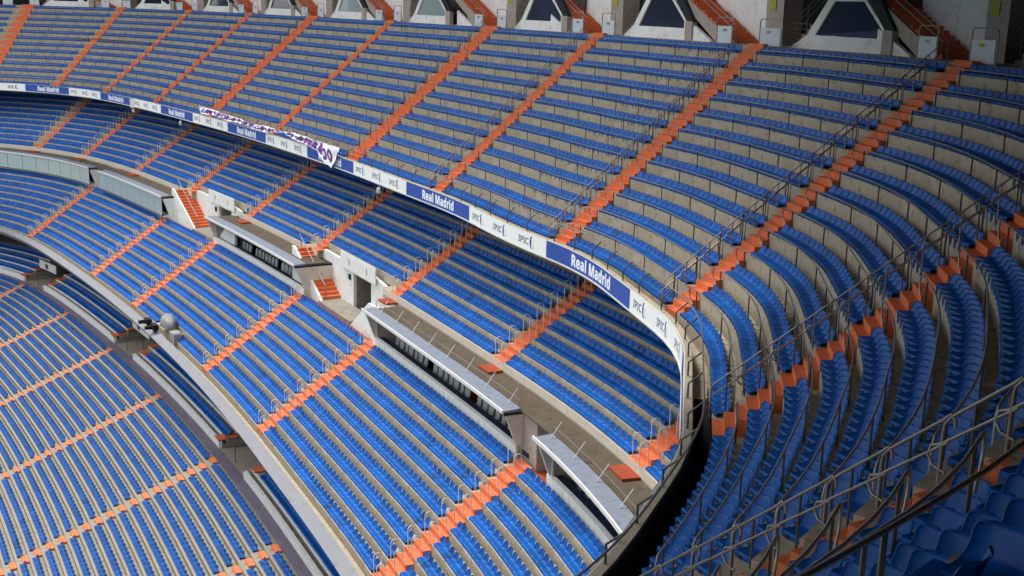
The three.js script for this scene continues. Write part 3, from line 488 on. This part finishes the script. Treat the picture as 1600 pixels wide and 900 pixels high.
// ---------------------------------------------------------------- white-walled stairs and portals between the boxes
gaps.forEach(([g0], i) => {
  const a = i ? 87.08 : 61.12, word = i ? 'nearer' : 'farther';
  const t = thing('box_stair', `${word} orange stair between white walls, leading up beside a box`, 'stair');
  const n = 13, sT = a - 1.5, sB = a + 2.9, hT = -15.99, hB = -18.5;
  for (let k = 0; k < n; k++) { const x0 = sT + (sB - sT) * k / n, x1 = sT + (sB - sT) * (k + 1) / n, h = hT + (hB - hT) * k / n; mesh('step', sweep(B, x0, x1 + .02, rect(7.22, 8.5, h - .5, h), 2), M.orange, t); }
  const tri = (d0, d1, pts) => { const pos = [], idx = [], uv = []; const m = pts.length; for (const d of [d0, d1]) for (const [s, h] of pts) { const p = B.P(s, d, h); pos.push(p.x, p.y, p.z); uv.push(s, h); } const tr = THREE.ShapeUtils.triangulateShape(pts.map(p => new THREE.Vector2(...p)), []); for (const f of tr) { idx.push(f[0], f[2], f[1], f[0] + m, f[1] + m, f[2] + m); } for (let k = 0; k < m; k++) { const l = (k + 1) % m; idx.push(k, l, k + m, l, l + m, k + m); } const g = new THREE.BufferGeometry(); g.setAttribute('position', new THREE.Float32BufferAttribute(pos, 3)); g.setAttribute('uv', new THREE.Float32BufferAttribute(uv, 2)); g.setIndex(idx); const q = g.toNonIndexed(); q.computeVertexNormals(); return q; };
  mesh('front_wall', tri(7.05, 7.21, [[sT - .3, -18.7], [sB + .5, -18.7], [sB + .3, hB + .1], [sT, hT + .12], [sT - .3, hT + .12]]), M.white, t);
  mesh('hand_rail', tube([B.P(sB, 7.5, hB + .9), B.P(sT, 7.5, hT + .9)], .03), M.steel, t);
  mesh('hand_rail_post', tube([B.P(sB, 7.5, hB), B.P(sB, 7.5, hB + .9)], .03), M.steel, t); mesh('hand_rail_post', tube([B.P(sT + .2, 7.5, hT), B.P(sT + .2, 7.5, hT + .9)], .03), M.steel, t);
  const w = thing('portal_wall', `white wall with a dark doorway and two crest panels beside the ${word} orange stair`, 'wall');
  const d0 = 8.55, d1 = 8.75, p0 = a + 5.0, p1 = a + 7.8, hL = -16.45;
  mesh('wall', tri(d0, d1, [[sT + .2, -18.7], [p0, -18.7], [p0, hL], [p1, hL], [p1, -18.7], [a + 12.6, -18.7], [a + 12.6, -16.4], [p1 + .5, -15.95], [a + 3.2, -15.95], [sT + 2.2, -15.9], [sT + .2, -15.9]]), M.white, w);
  for (const [x0, x1] of [[a + 3.3, a + 6.1], [a + 6.1, a + 8.9]]) { const pn = mesh('crest_panel', sweep(B, x0 + .005, x1 - .005, rect(8.38, 8.43, -16.28, -15.28), 1), M.white, w);
    const c = B.P((x0 + x1) / 2, 8.372, -15.8), em = mesh('crest', new THREE.CircleGeometry(.2, 20).scale(.8, 1.2, 1), S({ color: 0xc9b6a6, roughness: .6 }), w); em.position.copy(c); const q = B.at((x0 + x1) / 2); em.rotation.y = Math.atan2(-Math.cos(q.t), -Math.sin(q.t)); }
  mesh('passage', sweep(B, p0, p1, rect(8.76, 11.2, -18.76, -18.5)), M.concDark, w); mesh('passage_wall', sweep(B, p0 - .2, p1 + .2, rect(11.2, 11.35, -18.7, -16.3)), M.dark, w); mesh('passage_wall', sweep(B, p0 - .2, p0 - .02, rect(8.76, 11.2, -18.7, -16.3)), M.grey, w); mesh('passage_wall', sweep(B, p1 + .02, p1 + .2, rect(8.76, 11.2, -18.7, -16.3)), M.grey, w); mesh('passage_ceiling', sweep(B, p0 - .2, p1 + .2, rect(8.76, 11.2, -16.44, -16.3)), M.dark, w);
  const sg = mesh('exit_sign', sweep(B, a + 4.25, a + 4.65, rect(8.50, 8.545, -16.95, -16.6)), M.dark); tag(sg, `small dark sign on the white wall left of the ${word} doorway`, 'sign');
  const land = mesh('stair_landing', sweep(B, sB + .03, a + 8.2, rect(7.0, 8.54, -18.715, -18.5)), M.grey); struct(land, `grey landing below the ${word} white-walled stair`);
  const bw = mesh('box_side_wall', tri(7.02, 7.2, [[a + 8.3, -18.71], [a + 12.6, -18.71], [a + 12.6, -16.66], [a + 11.2, -16.66]]), M.white); tag(bw, `sloping white wall at the left end of the ${i ? 'longest' : 'middle'} open box`, 'wall');
});
{ const t = thing('brown_pillar', 'brown plastered block between the longest box and the curved box', 'wall'); mesh('block', sweep(B, 117.75, 119.0, rect(6.9, 9, -18.71, -16.5)), M.column, t); mesh('plaque', sweep(B, 117.75, 118.3, rect(6.86, 6.897, -18.4, -18.2)), M.navy, t); }
{ const t = thing('gap_wall', 'beige wall in the narrow gap between the two glazed boxes', 'wall'); mesh('wall', sweep(B, 41.05, 43.35, rect(8, 8.16, -18.71, -16.4)), M.column, t); }

// ---------------------------------------------------------------- strip tier portals
stripP.forEach(([a, b], i) => {
  const w = ['farthest', 'middle', 'nearest'][i];
  const t = thing('portal_side_wall', `grey stepped side wall with orange edging at the ${w} gap in the white parapet`, 'wall');
  const pr = [[.77, -28.4], [.70, -27.2]]; for (let j = 0; j <= 4; j++) pr.push([CF(j) - .03, CH(j - 1) + .04], [CF(j) - .03, CH(j) + .04]); pr.push([4.9, CH(4) + .04], [4.9, -28.4]);
  mesh('side_wall', sweep(B, a - .16, a - .005, pr), M.grey, t);
  for (let j = 0; j < 4; j++) mesh('orange_edge', sweep(B, a - .9, a + .003, rect(CF(j) - .035, CF(j + 1) - .04, CH(j) + .042, CH(j) + .075)), M.orange, t);
  mesh('orange_edge', sweep(B, a - .9, a + .003, rect(.68, CF(0) - .04, -27.21, -27.16)), M.orange, t);
  mesh('far_side_wall', sweep(B, b + .005, b + .16, pr), M.grey, t);
  for (let j = 0; j < 2; j++) mesh('orange_edge', sweep(B, b - .003, b + .8, rect(CF(j) - .035, CF(j + 1) - .04, CH(j) + .042, CH(j) + .075)), M.orange, t);
  const r = thing('portal_railing', `dark tube railing inside the ${w} gap in the white parapet`, 'railing'); const x = a + 2.6, f = -27.76;
  mesh('top_rail', tube([B.P(x, 1.0, f + 1), B.P(x, 3.6, f + 1.0)], .03), M.steelDark, r); for (const d of [1.0, 2.3, 3.6]) mesh('post', tube([B.P(x, d, f), B.P(x, d, f + 1)], .028), M.steelDark, r);
  mesh('wall_rail', tube([B.P(a + .08, 1.1, f + .75), B.P(a + .08, 3.4, f + .95)], .03), M.steelDark, r);
  if (i < 2) { const s = thing('portal_sign', `white sign board above the ${w} gap in the white parapet`, 'sign'); mesh('board', sweep(B, a + .3, b - .6, rect(2.2, 2.28, -26.5, -25.7)), M.white, s); mesh('print', sweep(B, a + 1.6, a + 2.3, rect(2.185, 2.198, -26.35, -25.9)), M.steelDark, s); }
});

// ---------------------------------------------------------------- camera platform on the middle tier front
{
  const t = thing('camera_platform', 'television camera stand under a grey cover on the middle tier parapet', 'platform');
  const sh = []; const cover = new THREE.SphereGeometry(1, 18, 12); const p = cover.attributes.position; for (let i = 0; i < p.count; i++) { const x = p.getX(i), y = p.getY(i), z = p.getZ(i), k = 1 + .12 * Math.sin(x * 7 + y * 3) + .08 * Math.sin(z * 11 + x * 2); p.setXYZ(i, x * k, y < -.2 ? -.2 + (y + .2) * .3 : y * k, z * k); } cover.computeVertexNormals();
  const c = mesh('cover', cover, M.tarp, t); c.scale.set(1.0, .68, .5); place(c, B, 79.2, .35, -22.0);
  const bx = mesh('equipment_case', box(.9, .6, .6), M.tarp, t); place(bx, B, 81.3, .2, -22.3);
  mesh('guard_rail', tube([B.P(82.3, .7, -23), B.P(82.3, .7, -21.9), B.P(82.3, -.2, -21.9), B.P(82.3, -.2, -22.5)], .02), M.whitePaint, t);
  for (const [s, n] of [[77.2, 'left'], [78.9, 'right']]) { const k = thing('broadcast_camera', `black television camera on the ${n} side of the grey covered stand`, 'camera'); mesh('camera_body', box(.7, .38, .36, 0, .35, 0), M.black, k); mesh('lens', new THREE.CylinderGeometry(.13, .16, .5, 12).rotateX(Math.PI / 2).translate(0, .35, .4), M.black, k); mesh('pedestal', box(.12, .5, .12, 0, 0, 0), M.dark, k); place(k, B, s, -.55, -22.5); }
}

// ---------------------------------------------------------------- top of the upper tier: suites, stairs, gates
const WD = 10.54;
function poly(C, d0, d1, pts) { const pos = [], idx = [], uv = []; const m = pts.length; for (const d of [d0, d1]) for (const [s, h] of pts) { const p = C.P(s, d, h); pos.push(p.x, p.y, p.z); uv.push(s, h); } const tr = THREE.ShapeUtils.triangulateShape(pts.map(p => new THREE.Vector2(...p)), []); for (const f of tr) idx.push(f[0], f[2], f[1], f[0] + m, f[1] + m, f[2] + m); for (let k = 0; k < m; k++) { const l = (k + 1) % m; idx.push(k, l, k + m, l, l + m, k + m); } const g = new THREE.BufferGeometry(); g.setAttribute('position', new THREE.Float32BufferAttribute(pos, 3)); g.setAttribute('uv', new THREE.Float32BufferAttribute(uv, 2)); g.setIndex(idx); const q = g.toNonIndexed(); q.computeVertexNormals(); return q; }
for (let i = 0; i < 10; i++) {
  const a = uA[i], b = uA[i + 1], A = x => U.adv(a, WD, x), Z = x => U.adv(b, WD, x), where = `between the ${ORD[i]} and ${ORD[i + 1]} upper stairs`;
  const y0 = -1.66, sill = -1.05, near = i >= 6;
  if (i < 9) {
    const t = thing('glass_suite', `white suite front with a trapezoid window ${where}`, 'suite');
    // wall with a real opening, so that the glass sits back in its frame
    mesh('base_wall', poly(U, WD, WD + .22, [[A(.3), y0], [A(6.6), y0], [A(6.6), sill - .02], [A(1.35), sill - .02]]), M.white, t);
    mesh('left_jamb', poly(U, WD, WD + .22, [[A(1.34), sill - .018], [A(1.85), sill - .018], [A(3.0), .36], [A(2.55), .36]]), M.white, t);
    mesh('right_jamb', poly(U, WD, WD + .22, [[A(6.4), sill - .018], [A(6.6), sill - .018], [A(6.6), -.66], [A(5.25), .36], [A(5.05), .36], [A(6.4), -.72]]), M.white, t);
    mesh('lintel', poly(U, WD, WD + .22, [[A(2.54), .362], [A(5.26), .362], [A(5.1), .56], [A(2.7), .56]]), M.white, t);
    mesh('window', poly(U, WD + .1, WD + .13, [[A(1.8), sill], [A(6.45), sill], [A(6.45), -.7], [A(5.05), .4], [A(3.0), .4]]), i === 5 || i === 4 ? M.paleGlass : M.darkGlass, t);
    mesh('interior', poly(U, WD + 1.5, WD + 1.6, [[A(1.5), y0], [A(6.6), y0], [A(6.6), .5], [A(1.5), .5]]), M.brown, t);
    mesh('side_pier', poly(U, WD - .08, WD + .22, [[A(6.61), y0], [A(7.3), y0], [A(7.3), -.72], [A(6.61), -.72]]), M.column, t);
    mesh('stair_underside', poly(U, WD - .02, WD + .24, [[A(6.62), -.70], [A(7.35), -.74], [A(5.9), .7], [A(5.3), .52]]), M.dark, t);
  }
  const o = thing('exit_stair', `dark orange stair rising left behind the head of the ${ORD[i + 1]} upper stair`, 'stair', 'exit stairs at the back of the upper tier');
  const n = 15; for (let k = 0; k < n; k++) { const x0 = -3.9 - k * .36, h = y0 + .17 + k * .165; mesh('step', poly(U, WD + .26, WD + 1.6, [[Z(x0 - .36), h - .4], [Z(x0), h - .4], [Z(x0), h], [Z(x0 - .36), h]]), M.orange, o); }
  mesh('front_panel', poly(U, WD + .02, WD + .2, [[Z(-5.7), y0], [Z(-5.7), y0 + .05], [Z(-7.9), -.66], [Z(-7.9), y0]]), M.white, o);
  mesh('stringer', poly(U, WD + .205, WD + .255, [[Z(-5.5), y0], [Z(-4.3), y0], [Z(-4.1), y0 + .12], [Z(-4.1 - n * .36), y0 + .14 + n * .165], [Z(-4.1 - n * .36), y0 - .25 + n * .165]]), M.column, o);
  for (const e of [.62, .9]) mesh('hand_rail', tube([U.P(Z(-3.9), WD + .24, y0 + e), U.P(Z(-3.9 - n * .36), WD + .24, y0 + e + n * .165)], .02), M.steel, o);
  const r = thing('service_stair', `pale grey service stair rising right beside the ${ORD[i]} upper stair head`, 'stair', 'service stairs at the back of the upper tier');
  for (let k = 0; k < 11; k++) { const x0 = .25 + k * .245, h = y0 + .2 + k * .2; mesh('step', poly(U, WD + .24, WD + 1.4, [[A(x0), h - .4], [A(x0 + .245), h - .4], [A(x0 + .245), h], [A(x0), h]]), M.column, r); }
  for (const e of [.45, .75, 1.0]) mesh('rail', tube([U.P(A(.2), WD + .2, y0 + e), U.P(A(2.9), WD + .2, y0 + e + 2.2)], .018), M.steelDark, r);
  mesh('rail_post', tube([U.P(A(1.1), WD + .2, y0 + .5), U.P(A(1.1), WD + .2, y0 + 1.75)], .02), M.steelDark, r);
  const w = thing('rear_wall', `white back wall above the stairs ${where}`, 'wall', 'back walls of the upper tier');
  mesh('wall_panel', poly(U, WD + 1.7, WD + 1.9, [[Z(-9.5), y0], [Z(-2.75), y0], [Z(-2.75), 3.9], [Z(-9.5), 3.9]]), M.white, w);
  mesh('concourse_wall', poly(U, WD + 2.9, WD + 3.1, [[A(-.6), y0], [A(4), y0], [A(4), i === 8 ? .05 : 3.9], [A(-.6), i === 8 ? .05 : 3.9]]), i === 9 ? M.navy : M.cream, w);
  const cm = thing('column', `grey concrete column with a yellow notice behind the ${ORD[i + 1]} upper stair head`, 'column', 'columns at the back of the upper tier');
  mesh('shaft', poly(U, WD + 1.1, WD + 2.2, [[Z(-2.7), y0], [Z(-1.4), y0], [Z(-1.4), 3.9], [Z(-2.7), 3.9]]), M.column, cm);
  mesh('notice', poly(U, WD + 1.06, WD + 1.09, [[Z(-2.4), -.05], [Z(-1.95), -.05], [Z(-1.95), .42], [Z(-2.4), .42]]), M.yellow, cm);
  const lr = thing('landing_railing', `black landing railing right of the ${ORD[i]} upper stair head`, 'railing', 'landing railings at the back of the upper tier');
  for (const h of [-.62, -.85, -1.08, -1.3]) mesh('bar', tube([U.P(A(-.3), WD + .9, h), U.P(A(1.3), WD + .9, h)], .018), M.steelDark, lr);
  for (const x of [-.25, .3, .8, 1.25]) mesh('post', tube([U.P(A(x), WD + .9, y0), U.P(A(x), WD + .9, -.62)], .022), M.steelDark, lr);
}
uA.slice(0, 10).forEach((a, i) => {
  for (const [x, n] of [[-4.15, 'left'], [-.85, 'right']]) {
    const A = y => U.adv(a, WD, x + y), t = thing('gate', `white gate panel in a tube frame on the ${n} of the ${ORD[i]} upper stair head`, 'gate', 'gates at the upper stair heads');
    mesh('panel', poly(U, WD - .62, WD - .57, [[A(.06), -1.62], [A(1.2), -1.62], [A(1.2), -.84], [A(.06), -.84]]), M.gate, t);
    mesh('label_plate', poly(U, WD - .63, WD - .621, [[A(.5), -1.08], [A(.8), -1.08], [A(.8), -.96], [A(.5), -.96]]), i === 9 && n === 'right' ? M.yellow : M.steel, t);
    mesh('frame', tube([U.P(A(0), WD - .6, -1.66), U.P(A(0), WD - .6, -.58), U.P(A(.1), WD - .6, -.46), U.P(A(1.16), WD - .6, -.46), U.P(A(1.26), WD - .6, -.58), U.P(A(1.26), WD - .6, -1.66)], .028), M.steel, t);
  }
});
{ const a = uA[9], A = x => U.adv(a, WD, x); const d = thing('blue_door', 'dark blue doorway and blue wall in the top right corner', 'door'); mesh('door', poly(U, WD + 1.9, WD + 2, [[A(-.9), -1.66], [A(1.4), -1.66], [A(1.4), 1.2], [A(-.9), 1.2]]), M.navy, d); mesh('blue_wall', poly(U, WD + 1.7, WD + 1.85, [[A(1.5), -1.66], [A(9), -1.66], [A(9), 3], [A(1.5), 3]]), M.bluePaint, d); }

// black covering in the trough at the near end of the fascia
{ const m = mesh('black_cover', sweep(U, 139, 156.5, [[-.855, -9.72], [-.855, -10.355], [-.41, -10.355], [-.41, -9.98], [-.44, -9.98], [-.44, -10.32], [-.82, -10.32], [-.82, -9.72]]), M.black); tag(m, 'black covering in the trough behind the fascia at the near corner', 'cover'); }

renderer.render(scene, camera);
